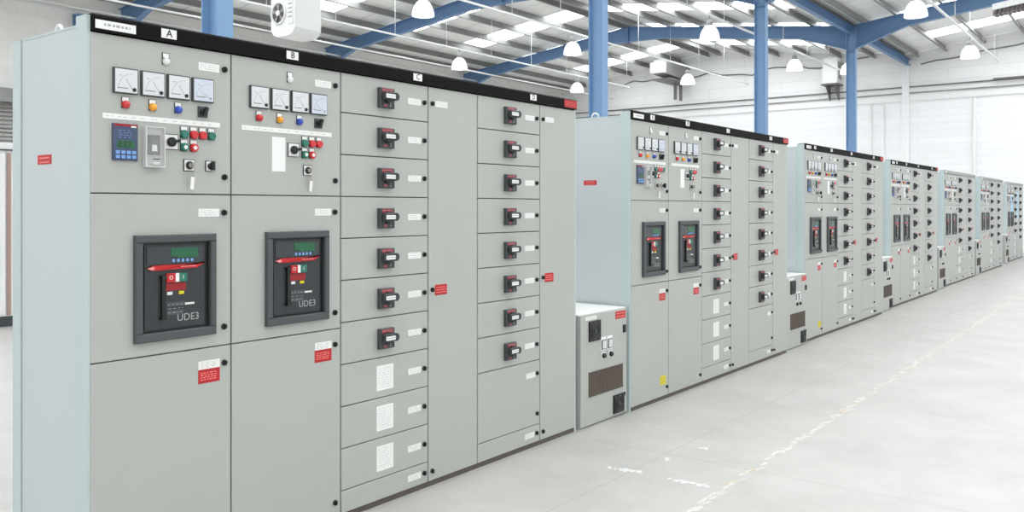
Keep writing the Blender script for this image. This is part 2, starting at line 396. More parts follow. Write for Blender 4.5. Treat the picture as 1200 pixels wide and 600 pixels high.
def make_board(header='header_black'):
    root = empty('switchboard', (0,0,0))
    b = MB(); b.box((.010,.0185,.030),(WID-.010,.075,HB),'seal'); b.box((.012,.075,.030),(WID-.012,DEP-.012,HB+.012),'paint_side_lit'); part('enclosure', b.mesh('enclosure'), root, (0,0,0))
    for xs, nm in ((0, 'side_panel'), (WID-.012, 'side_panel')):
        b = MB(); b.box((xs+.002,.086,.030),(xs+.0115 if xs == 0 else xs+.010,DEP-.072,2.152),'paint_side_lit'); b.prism([(.086,2.152),(DEP-.072,2.152),(DEP-.072,2.160),(.086,2.160)],'x',xs+.0,xs+.012,'paint_edge')
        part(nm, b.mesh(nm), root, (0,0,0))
    for xs in (-.004, WID-.010):
        for (y0, y1, zt) in ((.004,.083,TOP-.006),(DEP-.070,DEP,2.158)):
            b = MB(); b.box((xs,y0,.0),(xs+.014,y1,zt),'paint_edge'); part('corner_post', b.mesh('corner_post'), root, (0,0,0))
    # header with its plates
    b = MB(); b.prism([(-.014,HB+.002),(-.014,TOP-.008),(-.006,TOP),(.074,TOP),(.074,HB+.0125),(.02,HB+.0125),(.0,HB+.002)],'x',.011,WID-.0105,header)
    hd = part('header_strip', b.mesh('header_strip'), root, (0,0,0))
    b = MB(); b.box((-.077,-.002,-.016),(.077,0,.016),'white_label'); b.lines(-.045,-.008,.055,.010,-.0026,1,'ink',.009,14,.006); n = part('name_plate', b.mesh('name_plate'), hd, (.096,-.0142,2.157)); n['label'] = 'white name plate at the left end'
    for ch, x in (('A',.309),('B',.905),('C',1.710),('D',2.735)):
        b = MB(); b.box((-.032,-.002,-.018),(.032,0,.018),'white_label'); b.text(ch,0,-.0027,0,.040,'ink_dark'); b.text(ch,.0012,-.00275,.0008,.040,'ink_dark'); part('letter_plate', b.mesh('letter_plate'), hd, (x,-.0142,2.164))
    b = MB(); b.box((-.072,-.002,-.024),(.072,0,.024),'red'); b.lines(-.060,-.018,.064,.018,-.0026,2,'red_deep',.009,17,.005); b.lines(-.056,-.016,.06,.016,-.003,2,'red_ink',.0025,19,.008); n = part('maker_plate', b.mesh('maker_plate'), hd, (3.150,-.0142,2.163)); n['label'] = 'red maker plate with pale lettering'
    b = MB(); b.box((.012,.012,.0),(WID-.012,DEP-.02,.0295),'plinth'); part('plinth', b.mesh('plinth'), root, (0,0,0))
    # lifting eyes
    for x, y in ((.05,.33),(WID-.05,.33)):
        b = MB(); pts = [(.028*math.cos(a), .028*math.sin(a)+.026) for a in [2*PI*i/14 for i in range(15)]]
        b.tube([(0,p,q) for p, q in pts],.007,'lug',6); b.box((-.02,-.06,-.0),(.02,.06,.004),'lug'); part('lifting_eye', b.mesh('lifting_eye'), root, (x,y,2.143))
    # columns A and B
    for c, X in enumerate((0, .6)):
        d = panel('door', root, X+(.006 if c == 0 else 0), 1.539, X+.6, HB)
        dx = -.001 if c else 0
        off = .597*c
        for i, xx in enumerate((.138,.247,.355,.463)): sub('meter', 'meter_b' if i == 3 else 'meter', d, xx+off, 1.961)
        sub('indicator_lamp','bulb',d,.303+off,2.065,label='clear lamp under a small tag')
        sub('indicator_lamp','lamp_red',d,.139+off,1.877,label='red lamp'); sub('indicator_lamp','lamp_amber',d,.247+off,1.877,label='amber lamp'); sub('indicator_lamp','lamp_blue',d,.355+off,1.877,label='blue lamp')
        sub('selector_switch','sel_small',d,.465+off,1.874)
        sub('legend_strip','strip',d,.299+off,1.826)
        sub('label','label',d,.494+off,2.059)
        sub('latch','latch',d,.566+off,2.059); sub('latch','latch',d,.566+off,1.612)
        if c == 0:
            sub('protection_relay','relay',d,.136,1.731); sub('breaker_enclosure','mcb',d,.249,1.719)
            sub('selector_switch','sel_big',d,.325,1.744)
            for k, x, z in (('btn_g',.381,1.782),('btn_r',.423,1.782),('btn_r',.463,1.782),('btn_g',.503,1.782),('btn_gw',.381,1.730),('btn_rw',.423,1.730)): sub('push_button',k,d,x,z,label='green button' if 'g' in k[4:] else 'red button')
            sub('key_switch','keysw',d,.403,1.655); sub('key_bunch','keytag',d,.403,1.655); sub('selector_switch','sel_sq',d,.499,1.655)
        else:
            sub('blank_plate','plate',d,.841,1.721); sub('selector_switch','sel_big',d,.920,1.744)
            for k, x, z in (('btn_g',.982,1.782),('btn_r',1.023,1.782),('btn_r',1.064,1.782),('btn_gw',.982,1.730),('btn_rw',1.023,1.730)): sub('push_button',k,d,x,z,label='green button' if 'g' in k[4:] else 'red button')
            sub('key_switch','keysw',d,.999,1.655); sub('key_bunch','keytag',d,.999,1.655)
        d = panel('door', root, X+(.006 if c == 0 else 0), .914, X+.6, 1.539)
        sub('circuit_breaker','acb',d,.3445+off,1.174); sub('label','label',d,.494+off,1.465); sub('latch','latch',d,.564+off,1.465); sub('latch','latch',d,.564+off,.992)
        d = panel('door', root, X+(.006 if c == 0 else 0), .030, X+.6, .914)
        sub('label','notice_white',d,.495+off,.828); sub('warning_label','warning',d,.495+off,.827,label='red warning label under a white one')
        sub('latch','latch',d,.565+off,.842); sub('latch','latch',d,.566+off,.096)
    # column C: ten drawers, seven with handles
    for c, (X0, X1) in enumerate(((1.2,1.805),(2.215,2.825))):
        nrow = 10 if c == 0 else 8; hx = X0+(.294 if c == 0 else .300)
        for k in range(nrow):
            z1 = HB if k == 0 else A0+2.0-.2*k; z0 = A0+1.8-.2*k
            d = panel('drawer', root, X0, z0, X1, z1)
            zc = z0+.094
            if c == 1 or k < 7: sub('rotary_handle','handle',d,hx-.008,zc)
            else: sub('data_sheet','schedule',d,X0+.288,z0+.098)
            sub('label','label',d,X0+.500,zc+.004); sub('latch','latch',d,X0+.573,zc+.006)
        if c == 1:
            d = panel('door', root, X0, A0, X1, A0+.4)
            sub('label','label',d,X0+.512,.452); sub('latch','latch',d,X0+.576,.458); sub('latch','latch',d,X0+.576,.207)
        d = panel('bottom_cover', root, X0, .030, X1, A0)
        sub('label','label',d,X0+.500,.084); sub('latch','latch',d,X0+.573,.086)
        Y0, Y1 = X1, (2.215 if c == 0 else WID-.006)
        d = panel('door', root, Y0, .030, Y1, HB)
        sub('latch','latch',d,Y0+.030,2.040); sub('label','label',d,Y0+.104,2.042); sub('latch','latch',d,Y0+.030,1.048)
        sub('warning_label','warning_s',d,Y0+.100,1.044,label='small red warning label'); sub('latch','latch',d,Y0+.030,.082)
    return root

BX = [0, 3.9235, 7.8968, 11.9158, 16.0899, 20.2452, 25.0599]
BY = [0, -.0215, .0492, .1294, .1971, .2349, .3346]
labels = [
 'nearest pale grey switchboard, black header lettered A to D, sticker on end panel',
 'second pale grey switchboard from the camera, yellow sticker low on its first door, black header',
 'third switchboard from the camera, black header, between second and third charger cabinets',
 'fourth switchboard from the camera, the farthest one still under a black header',
 'fifth switchboard from the camera, the nearest with a grey header instead of black',
 'sixth switchboard from the camera, grey header, last but one before the frame edge',
 'seventh and farthest switchboard, cut by the right edge of the photo']
proto = make_board()
boards = [proto]
for i in range(1, 7): boards.append(copy_tree(proto))
def allkids(o): return list(o.children)
bpy.context.view_layer.update()
for i, o in enumerate(boards):
    o.location = (BX[i], BY[i], 0)
    tag(o, labels[i], 'switchboard', 'row of switchboards along the aisle')
    hd = [c for c in o.children if c.name.startswith('header_strip')][0]
    if i >= 4:
        me = hd.data.copy(); me.materials[0] = MATS['header_grey']; hd.data = me
        for c in list(hd.children):
            if c.name.startswith('letter_plate') or c.name.startswith('maker'): bpy.data.objects.remove(c)
    # sticker on the end panel
    sp_ = [c for c in o.children if c.name.startswith('side_panel')][0]
    if i < 2:
        b = MB(); b.box((-.002,-.056,-.018),(0,.056,.018),'red'); b.box((-.0026,-.040,-.012),(-.002,.040,-.009),'red_ink'); b.box((-.0026,-.040,.004),(-.002,.040,.008),'red_ink')
        st = link('sticker', b.mesh('sticker'), sp_, (.002,.343,1.672)); st['label'] = 'small red sticker'
    if i == 6:
        b = MB(); b.box((.66,-.0016,1.20),(1.18,-.0006,1.90),'film_blue'); f_ = link('protective_film', b.mesh('protective_film'), o); f_['label'] = 'pale blue protective film'
        b = MB(); b.box((1.83,-.0016,1.12),(2.19,-.0006,1.95),'film_blue'); f_ = link('protective_film', b.mesh('protective_film'), o); f_['label'] = 'pale blue protective film'
    if i in (1, 2):
        d0 = [c for c in o.children if c.name.startswith('door') and abs(c.location.z-.03) < .01 and c.location.x < .1][0]
        st = link('warning_label', PM['warning_y'], d0, (.505-d0.location.x, 0, .155-.03)); st['label'] = 'yellow warning label'

# ------------------------------------------------------------------ charger cabinets in the gaps
def make_charger():
    root = empty('charger_cabinet', (0,0,0)); W, H, D = .62, .765, .5
    b = MB(); b.box((0,.02,.0),(W,D,H-.004),'paint'); b.box((-.002,.012,H-.004),(W+.002,D,H+.004),'white_label'); part('body', b.mesh('body'), root, (0,0,0))
    b = MB(); b.cbox((.004,0,.012),(W-.004,.019,H-.006),'paint',.003); d = part('door', b.mesh('door'), root, (0,0,0))
    def fan(x0, z0, x1, z1, lug):
        b = MB(); b.cbox((x0,-.012,z0),(x1,0,z1),'vent_black',.003)
        cx, cz = (x0+x1)/2, (z0+z1)/2
        for rr in (.022,.040,.055): 
            b.tube([(cx+rr*math.cos(a),-.013,cz+rr*math.sin(a)) for a in [2*PI*i/16 for i in range(17)]],.003,'dark_grey',4)
        b.cyl((cx,-.012,cz),'y',.012,-.004,'dark_grey',10)
        for sx in (-1,1):
            for sz in (-1,1):
                b.cyl((cx+sx*(x1-x0)*.40,-.012,cz+sz*(z1-z0)*.42),'y',.007,-.002,'dark_grey',8)
        if lug: b.cbox((x1-.02,-.010,z1-.022),(x1+.020,0,z1),'vent_black',.002)
        part('fan_grille', b.mesh('fan_grille'), d, (0,0,0))
    fan(.100,.578,.245,.715,False); fan(.422,.030,.565,.160,True)
    for x in (.290,.372):
        b = MB(); b.box((x-.034,-.004,.495),(x+.034,0,.590),'white_label'); b.cbox((x-.028,-.010,.505),(x+.028,-.004,.570),'dark_grey',.002); b.box((x-.023,-.0112,.510),(x+.023,-.010,.565),'meter_face'); b.lines(x-.018,.52,x+.018,.56,-.0118,2,'ink',.002,3); part('meter', b.mesh('meter'), d, (0,0,0))
    for x in (.290,.385):
        b = MB(); b.lathe((x,0,.461),'y',[(.019,0),(.018,-.010),(.014,-.020)],'black',14); b.box((x-.024,-.002,.440),(x+.024,0,.486),'white_label'); part('knob', b.mesh('knob'), d, (0,0,0))
    b = MB(); b.box((.100,-.003,.205),(.555,0,.368),'mesh_brown')
    for i in range(16): b.box((.106+i*.0285,-.005,.210),(.110+i*.0285,-.003,.363),'plinth')
    b.box((.098,-.006,.203),(.557,-.003,.207),'frame_grey'); b.box((.098,-.006,.366),(.557,-.003,.370),'frame_grey')
    part('vent_mesh', b.mesh('vent_mesh'), d, (0,0,0))
    b = MB(); b.cbox((.560,-.012,.590),(.590,0,.645),'black',.003); part('latch', b.mesh('latch'), d, (0,0,0))
    b = MB(); b.box((.455,-.002,.695),(.592,0,.748),'red'); b.lines(.465,.70,.582,.743,-.0026,2,'red_ink',.005,31,.006); w = part('warning_label', b.mesh('warning_label'), d, (0,0,0)); w['label'] = 'red label in the top corner'
    b = MB(); b.box((.06,-.002,.724),(.20,0,.748),'white_label'); b.lines(.07,.727,.19,.745,-.0026,2,'ink',.002,33); part('label', b.mesh('label'), d, (0,0,0))
    return root
chargers = [make_charger()]
for i in range(5): chargers.append(copy_tree(chargers[0]))
cl = ['nearest low charger cabinet, between the lettered first switchboard and the second',
      'second low charger cabinet from the camera, in the gap after the second switchboard',
      'third low charger cabinet from the camera, in the gap after the third switchboard',
      'fourth low charger cabinet from the camera, in the gap before the first grey headed switchboard',
      'fifth low charger cabinet from the camera, between the two complete grey headed switchboards',
      'farthest low charger cabinet, just before the switchboard cut by the frame']
for i, o in enumerate(chargers):
    o.location = (BX[i+1]-.645, BY[i+1]*.5+BY[i]*.5+.002, 0); tag(o, cl[i], 'charger cabinet', 'low charger cabinets between the switchboards')

# ------------------------------------------------------------------ building shell
YF = 19.4; XE = 31.8; XW = -9; YN = -10.7
VAL = 4.3; RID = 11.8; RIN = -3.2; ZV = 6.85; ZR = 7.78; SL = (ZR-ZV)/7.5
def ztop(y):
    if y >= RID: return ZR-SL*(y-RID)
    if y >= VAL: return ZV+SL*(y-VAL)
    if y >= RIN: return ZV+SL*(VAL-y)
    return ZR-SL*(RIN-y)
b = MB(); b.box((XW-3,YN-3,-.1),(XE+.3,YF+.3,0),'concrete'); struct('floor', b)
b = MB(); b.box((XW,YF,0),(XE+.2,YF+.2,7.02),'block_wall'); struct('wall_back', b)
b = MB()
b.box((XE,YN,0),(XE+.2,YF,5.35),'clad_wall')
prof = [(YF,5.35),(YF,ztop(YF)+.19),(RID,ZR+.19),(VAL,ZV+.19),(RIN,ZR+.19),(YN,ztop(YN)+.19),(YN,5.35)]
b.prism(prof,'x',XE,XE+.2,'clad_upper'); struct('wall_right', b)
# wall trims: flashing between lower and upper cladding
b = MB(); b.box((XE-.05,YN,5.33),(XE,YF-.02,5.40),'white_metal'); struct('trim_1', b)
b = MB(); b.box((XW,YF-.06,6.55),(XE-.05,YF,6.62),'white_metal'); struct('trim_2', b)

# roof lining in slopes with rooflights
b = MB(); b.v = []
SKX = [18.7+3.55*k for k in range(-7, 4)]; SW = .55
sky = []
def slab(mb, x0, x1, ya, yb, m, t=.03, dz=.2):
    za, zb = ztop(ya)+dz, ztop(yb)+dz
    if ya < yb: mb.hexa([(x0,ya,za),(x1,ya,za),(x1,yb,zb),(x0,yb,zb),(x0,ya,za+t),(x1,ya,za+t),(x1,yb,zb+t),(x0,yb,zb+t)], m)
slopes = [(VAL,RID,VAL+1.0,RID-.35),(RID,YF,RID+.35,YF-2.6),(RIN,VAL,RIN+.35,VAL-1.0),(YN,RIN,YN+1.0,RIN-.35)]
for ya, yb, sa, sb in slopes:
    x = XW
    for sx in SKX:
        if sx-SW < XW: continue
        x1 = min(sx-SW, XE)
        if x1 > x: slab(b, x, x1, ya, yb, 'roof_lining')
        xr = min(sx+SW, XE)
        if sx-SW < XE:
            slab(b, sx-SW, xr, ya, sa, 'roof_lining'); slab(b, sx-SW, xr, sb, yb, 'roof_lining')
            sky.append((sx-SW, xr, sa, sb))
        x = xr
    if x < XE: slab(b, x, XE, ya, yb, 'roof_lining')
roof = struct('ceiling', b)
for q in sky:
    s_ = MB(); slab(s_, *q, 'skylight', .02, .205); link('rooflight', s_.mesh('rooflight'), roof)
# purlins, each its own mesh
ylist = []
for d_ in (.25,1.5,2.7,3.9,5.1,6.3,7.2):
    ylist += [RID+d_, RID-d_, RIN+d_, RIN-d_]
ylist += [VAL+.15]
for y in sorted(ylist):
    z = ztop(y)
    p = MB(); dirn = 1
    p.box((XW,y-.004,z+.002),(XE,y+.004,z+.198),'galv'); p.box((XW,y-.070,z+.001),(XE,y+.004,z+.008),'galv'); p.box((XW,y-.070,z+.008),(XE,y-.064,z+.028),'galv'); p.box((XW,y,z+.19),(XE,y+.07,z+.196),'galv')
    link('purlin', p.mesh('purlin'), roof)

# steel columns
def column(x, y, label, h=ZV):
    r = empty('steel_column', (x,y,0)); tag(r, label, 'column', 'blue steel columns behind the switchboards')
    b = MB()
    for s_ in (-1, 1): b.box((-.09, s_*.125-.007, .016),(.09, s_*.125+.007, h),'steel_blue')
    b.box((-.005,-.118,.016),(.005,.118,h),'steel_blue')
    link('shaft', b.mesh('shaft'), r)
    b = MB(); b.box((-.17,-.21,0),(.17,.21,.016),'steel_blue')
    for sx in (-1,1):
        for sy in (-1,1): b.cyl((sx*.135,sy*.17,.016),'z',.014,.02,'galv',6)
    link('base_plate', b.mesh('base_plate'), r)
    b = MB()
    for z in (h-.74,h-.1):
        for s_ in (-1,1): b.box((s_*.047-.042,-.118,z-.006),(s_*.047+.042,.118,z+.006),'steel_blue')
    link('stiffener', b.mesh('stiffener'), r)
CXS = [3.4, 10.5, 17.6, 24.7]
for x, l in zip(CXS, ('widest looking blue steel column, rising behind the first switchboard\'s A and B sections',
                      'blue steel column rising between the first and second switchboards',
                      'blue steel column rising behind the right end of the second switchboard',
                      'blue steel column behind the third switchboard whose head with both rafters is in view')):
    column(x, VAL, l)
# rafters: one tapered I beam per span and frame
def rafter(x, y0, y1, ridge, label):
    r = empty('roof_rafter', (x, (y0+y1)/2, ztop((y0+y1)/2)-.4)); ox, oy, oz = r.location
    tag(r, label, 'rafter', 'blue roof rafters')
    ys = [y0, y0+1.4, ridge-1.3, ridge, ridge+1.3, y1-1.4, y1]
    dp = [.70, .38, .38, .52, .38, .38, .70]
    if y1 == ridge: ys = ys[:4]; dp = dp[:4]
    if y0 == ridge: ys = ys[3:]; dp = dp[3:]
    web = MB(); tf = MB(); bf = MB()
    for i in range(len(ys)-1):
        a, c = ys[i], ys[i+1]; ta, tc_ = ztop(a)-.002, ztop(c)-.002; ba, bc = ta-dp[i], tc_-dp[i+1]
        def P(mb, xh, za0, za1, zc0, zc1):
            mb.hexa([(-xh,a-oy,za0-oz),(xh,a-oy,za0-oz),(xh,c-oy,zc0-oz),(-xh,c-oy,zc0-oz),(-xh,a-oy,za1-oz),(xh,a-oy,za1-oz),(xh,c-oy,zc1-oz),(-xh,c-oy,zc1-oz)],'rafter_blue_shaded')
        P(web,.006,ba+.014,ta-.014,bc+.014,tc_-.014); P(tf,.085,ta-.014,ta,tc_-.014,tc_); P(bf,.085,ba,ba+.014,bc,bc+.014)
    link('web', web.mesh('web'), r); link('top_flange', tf.mesh('top_flange'), r); link('bottom_flange', bf.mesh('bottom_flange'), r)
    for yy in (ridge,):
        b = MB(); z = ztop(yy)
        if y0 < ridge: b.box((-.088,yy-.012-oy,z-.56-oz),(.088,yy+.012-oy,z-.016-oz),'rafter_blue_shaded'); link('splice_plate', b.mesh('splice_plate'), r)
for x, n in ((3.4,'first'),(10.5,'second'),(17.6,'third'),(24.7,'fourth')):
    rafter(x, VAL+.14, YF-.02, RID, 'blue rafter of the rear roof span on the %s steel column from the camera' % n)
def near_rafter(x, label):
    r = empty('roof_rafter', (x, .5, 6.6)); ox, oy, oz = r.location; tag(r, label, 'rafter', 'blue roof rafters')
    ys = [RIN, RIN+1.3, VAL-1.54, VAL-.14]; dp = [.52,.38,.38,.70]; web = MB(); tf = MB(); bf = MB()
    for i in range(3):
        a, c = ys[i], ys[i+1]; ta, tc_ = ztop(a)-.002, ztop(c)-.002; ba, bc = ta-dp[i], tc_-dp[i+1]
        def P(mb, xh, za0, za1, zc0, zc1):
            mb.hexa([(-xh,a-oy,za0-oz),(xh,a-oy,za0-oz),(xh,c-oy,zc0-oz),(-xh,c-oy,zc0-oz),(-xh,a-oy,za1-oz),(xh,a-oy,za1-oz),(xh,c-oy,zc1-oz),(-xh,c-oy,zc1-oz)],'rafter_blue_shaded')
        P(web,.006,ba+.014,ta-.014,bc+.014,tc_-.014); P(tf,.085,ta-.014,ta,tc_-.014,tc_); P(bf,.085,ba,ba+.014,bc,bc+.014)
    link('web', web.mesh('web'), r); link('top_flange', tf.mesh('top_flange'), r); link('bottom_flange', bf.mesh('bottom_flange'), r)
near_rafter(24.7, 'blue rafter rising to the upper right from the column behind the third switchboard')
near_rafter(17.6, 'blue front span rafter above the second switchboard\'s rear column')
# valley beams between columns
xs = CXS+[XE]
vl = ['behind the first switchboard', 'behind the second switchboard', 'running into the column behind the third switchboard', 'running from the last column to the white end wall']
for i in range(4):
    b = MB(); x0, x1 = xs[i]+.095, xs[i+1]-(.095 if i < 3 else .0)
    L = (x1-x0)/2; z = ZV-.13
    b.box((-L,-.07,.10),(L,.07,.112),'rafter_blue_shaded'); b.box((-L,-.07,-.112),(L,.07,-.10),'rafter_blue_shaded'); b.box((-L,-.005,-.10),(L,.005,.10),'rafter_blue_shaded')
    o = link('valley_beam', b.mesh('valley_beam'), None, ((x0+x1)/2, VAL, z)); tag(o, 'blue steel valley beam under the roof, ' + vl[i], 'beam', 'blue valley beams')
# post at back wall
b = MB(); b.box((-.09,-.008,0),(.09,.0,6.5),'steel_blue'); b.box((-.09,-.2,0),(.09,-.192,6.5),'steel_blue'); b.box((-.005,-.192,0),(.005,-.008,6.5),'steel_blue')
o = link('steel_column', b.mesh('steel_column'), None, (9.3, YF-.002, 0)); tag(o, 'slim blue wall post on the back wall above the left end of the first switchboard', 'column')
# roller shutter on back wall
b = MB()
for k in range(40): b.prism([(YF-.02,.02+.1*k),(YF-.06,.03+.1*k),(YF-.06,.09+.1*k),(YF-.02,.11+.1*k)],'x',3.4,8.0,'shutter_metal')
o = link('door_1', b.mesh('door_1')); o['kind'] = 'structure'
b = MB(); b.box((3.2,YF-.42,4.03),(8.2,YF-.001,4.36),'grey_metal'); b.box((3.2,YF-.1,0),(3.39,YF-.001,4.03),'grey_metal'); b.box((8.01,YF-.1,0),(8.2,YF-.001,4.03),'grey_metal')
h_ = link('shutter_housing', b.mesh('shutter_housing'), o)

# free standing cabinet behind the first switchboard
r = empty('equipment_cabinet', (1.0, 8.4, 0)); tag(r, 'tall white equipment cabinet with dark plinth, glimpsed left of the first switchboard', 'cabinet')
b = MB(); b.box((0,.02,.13),(2.7,.8,2.30),'white_metal'); link('body', b.mesh('body'), r)
b = MB(); b.box((0,.02,0),(2.7,.78,.129),'dark_grey'); link('plinth', b.mesh('plinth'), r)
for x in (.13,.81,1.49): b = MB(); b.cbox((x,0,.15),(x+.64,.019,2.16),'white_metal',.004); link('door', b.mesh('door'), r)
b = MB(); b.box((2.15,-.004,.14),(2.195,.019,2.17),'frame_brown'); link('frame_post', b.mesh('frame_post'), r)
b = MB(); b.box((0,-.006,2.20),(2.7,.018,2.215),'dark_grey'); link('header_strip', b.mesh('header_strip'), r)

# ------------------------------------------------------------------ high bay lamps on trunking
TZ = 6.42
rows = {1.4:(14,31.5), 6.2:(10,31.5), 10.2:(6,31.5), 14.4:(6,29.3)}
tl = {1.4:'white lighting trunking of the row in front of the columns', 6.2:'white lighting trunking just behind the blue columns', 10.2:'white lighting trunking nearly under the rear roof ridge', 14.4:'white lighting trunking nearest to the back wall'}
for y, (a, c) in rows.items():
    r = empty('lighting_trunking', (a, y, TZ)); tag(r, tl[y], 'trunking', 'lighting trunking rows')
    b = MB(); b.box((0,-.03,-.02),(c-a,.03,.02),'white_metal'); link('rail', b.mesh('rail'), r)
    x = 1.1
    while x < c-a:
        b = MB(); b.cyl((x,0,.02),'z',.008,ztop(y)+.19-TZ-.02,'white_metal',6); link('drop_rod', b.mesh('drop_rod'), r); x += 2.2
def bell():
    r = empty('high_bay_lamp', (0,0,0))
    b = MB(); prof = [(.250,-.20),(.246,-.14),(.230,-.06),(.198,.02),(.155,.09),(.112,.13),(.085,.145)]
    inner = [(q-.006, t) for q, t in prof][::-1]
    b.lathe((0,0,0),'z',prof+inner,'lamp_glass',32,cap=False)
    for a in range(16):
        t = 2*PI*a/16; b.tube([((q+.001)*math.cos(t),(q+.001)*math.sin(t),z) for q, z in prof],.003,'lamp_glass',4)
    part('reflector', b.mesh('reflector'), r, (0,0,0))
    b = MB(); b.lathe((0,0,0),'z',[(.06,.10),(.085,.146),(.085,.20),(.07,.28),(.03,.30)],'grey_metal',18); part('gear_housing', b.mesh('gear_housing'), r, (0,0,0))
    b = MB(); b.lathe((0,0,0),'z',[(.02,-.10),(.05,-.07),(.055,-.02),(.03,.06),(.02,.10)],'lamp_bulb',14); part('bulb', b.mesh('bulb'), r, (0,0,0))
    b = MB(); b.tube([(0,0,.30),(.03,0,.33),(.0,0,.37),(0,0,.40)],.008,'cable',6); part('hook', b.mesh('hook'), r, (0,0,0))
    return r
lamps = [(12.6,10.2,'largest looking bell lamp, hanging high above the first switchboard\'s section C'),
 (18.7,14.4,'bell lamp seen just above the black header right of plate C'),
 (25.4,14.4,'bell lamp low above the red plate at the first header\'s right end'),
 (18.7,9.9,'pale bell lamp just left of the second blue column'),
 (19.0,6.2,'bell lamp high between the second and third blue columns'),
 (26.0,10.3,'small far bell lamp below and left of the one between the second and third columns'),
 (25.3,6.2,'bell lamp between the third and fourth blue columns'),
 (27.0,5.05,'bell lamp half hidden behind the fourth blue column'),
 (26.1,1.4,'bell lamp at the right hanging in front of the white end wall'),
 (19.4,1.4,'big bell lamp at the top right against the blue rafter')]
lp = bell()
for i, (x, y, l) in enumerate(lamps):
    o = lp if i == 0 else copy_tree(lp); o.location = (x, y if abs(y-6) < 1 else round(y, 1), 6.0)
    if y in (9.9, 10.3): o.location.y = 10.2
    tag(o, l, 'lamp', 'bell shaped high bay lamps')
lr = [o for o in bpy.data.objects if o.name.startswith('high_bay_lamp') and 5 < o.location.y < 5.2][0]
b = MB(); b.cyl((0,0,.39),'z',.008,ztop(5.05)+.18-6.39,'white_metal',6); link('drop_rod', b.mesh('drop_rod'), lr)
lampobjs = [o for o in bpy.data.objects if o.name.startswith('high_bay_lamp')]

# ------------------------------------------------------------------ heaters and ducts
r = empty('unit_heater', (7.4, 8.15, 4.33)); tag(r, 'white unit heater with round fan grille hanging above section B of the first switchboard', 'heater')
b = MB(); W, D, H = .54, .62, 1.15
out = [(0,.10),(.06,.02),(.16,-.02),(D-.16,-.02),(D-.06,.02),(D,.10),(D,H),(0,H)]
b.prism(out,'x',0,W,'white_metal'); link('casing', b.mesh('casing'), r)
b = MB(); cy, cz = .41, .37
b.lathe((0,cy,cz),'x',[(.19,0),(.19,-.03),(.165,-.03),(.16,-.006)],'white_metal',28,cap=False)
b.lathe((0,cy,cz),'x',[(.165,-.002),(.02,-.003)],'fan_dark',28,cap=False)
for k in range(5):
    a = 2*PI*k/5; b.hexa([(-.012,cy+.04*math.cos(a),cz+.04*math.sin(a)),(-.008,cy+.04*math.cos(a+.5),cz+.04*math.sin(a+.5)),(-.006,cy+.155*math.cos(a+.5),cz+.155*math.sin(a+.5)),(-.020,cy+.155*math.cos(a),cz+.155*math.sin(a)),
      (-.014,cy+.04*math.cos(a),cz+.04*math.sin(a)),(-.010,cy+.04*math.cos(a+.5),cz+.04*math.sin(a+.5)),(-.008,cy+.155*math.cos(a+.5),cz+.155*math.sin(a+.5)),(-.022,cy+.155*math.cos(a),cz+.155*math.sin(a))],'grey_metal')
b.cyl((-.002,cy,cz),'x',.045,-.03,'white_metal',14); link('fan', b.mesh('fan'), r)
b = MB(); b.box((-.012,.04,.16),(0,.17,.95),'white_label')
for k in range(9): b.box((-.016,.06,.27+k*.07),(-.012,.16,.285+k*.07),'grey_metal')
link('side_grille', b.mesh('side_grille'), r)
for (x, y) in ((.06,.08),(.48,.08),(.06,.54),(.48,.54)):
    b = MB(); b.cyl((x,y,H),'z',.008,ztop(8.15+y)+.18-4.33-H,'galv',6); link('hanger_rod', b.mesh('hanger_rod'), r)
r = empty('wall_heater', (31.2, 6.65, 6.05)); tag(r, 'white box heater on a dark bracket, left of the fourth blue column', 'heater')
b = MB(); b.cbox((0,0,.10),(.5,.55,1.05),'white_metal',.02); link('casing', b.mesh('casing'), r)
b = MB(); b.box((-.05,-.05,.04),(.6,.60,.08),'cable'); b.prism([(0,.04),(.6,.04),(.6,-.5),(.56,-.5)],'y',.1,.13,'cable'); b.prism([(0,.04),(.6,.04),(.6,-.5),(.56,-.5)],'y',.42,.45,'cable'); link('bracket', b.mesh('bracket'), r)
b = MB(); b.box((.1,-.02,.25),(.4,0,.9),'grey_metal'); link('side_grille', b.mesh('side_grille'), r)
r = empty('air_handling_unit', (29.7, 12.9, 6.68)); tag(r, 'grey air unit with white outlet high on the end wall right of second column', 'air unit')
b = MB(); b.prism([(0,.22),(2.09,.10),(2.09,.80),(0,.80)],'y',0,.60,'grey_metal'); link('casing', b.mesh('casing'), r)
b = MB(); b.cbox((-.001,0,0),(0,.01,.01),'white_metal',.001); b = MB(); b.box((-.25,.02,.24),(-.002,.62,.66),'white_metal'); link('outlet', b.mesh('outlet'), r)
b = MB(); b.box((.1,-.1,.0),(2.1,.7,.06),'cable'); b.box((1.2,.2,-.7),(1.3,.3,0),'cable'); b.box((1.7,.2,-.7),(1.8,.3,0),'cable'); link('bracket', b.mesh('bracket'), r)
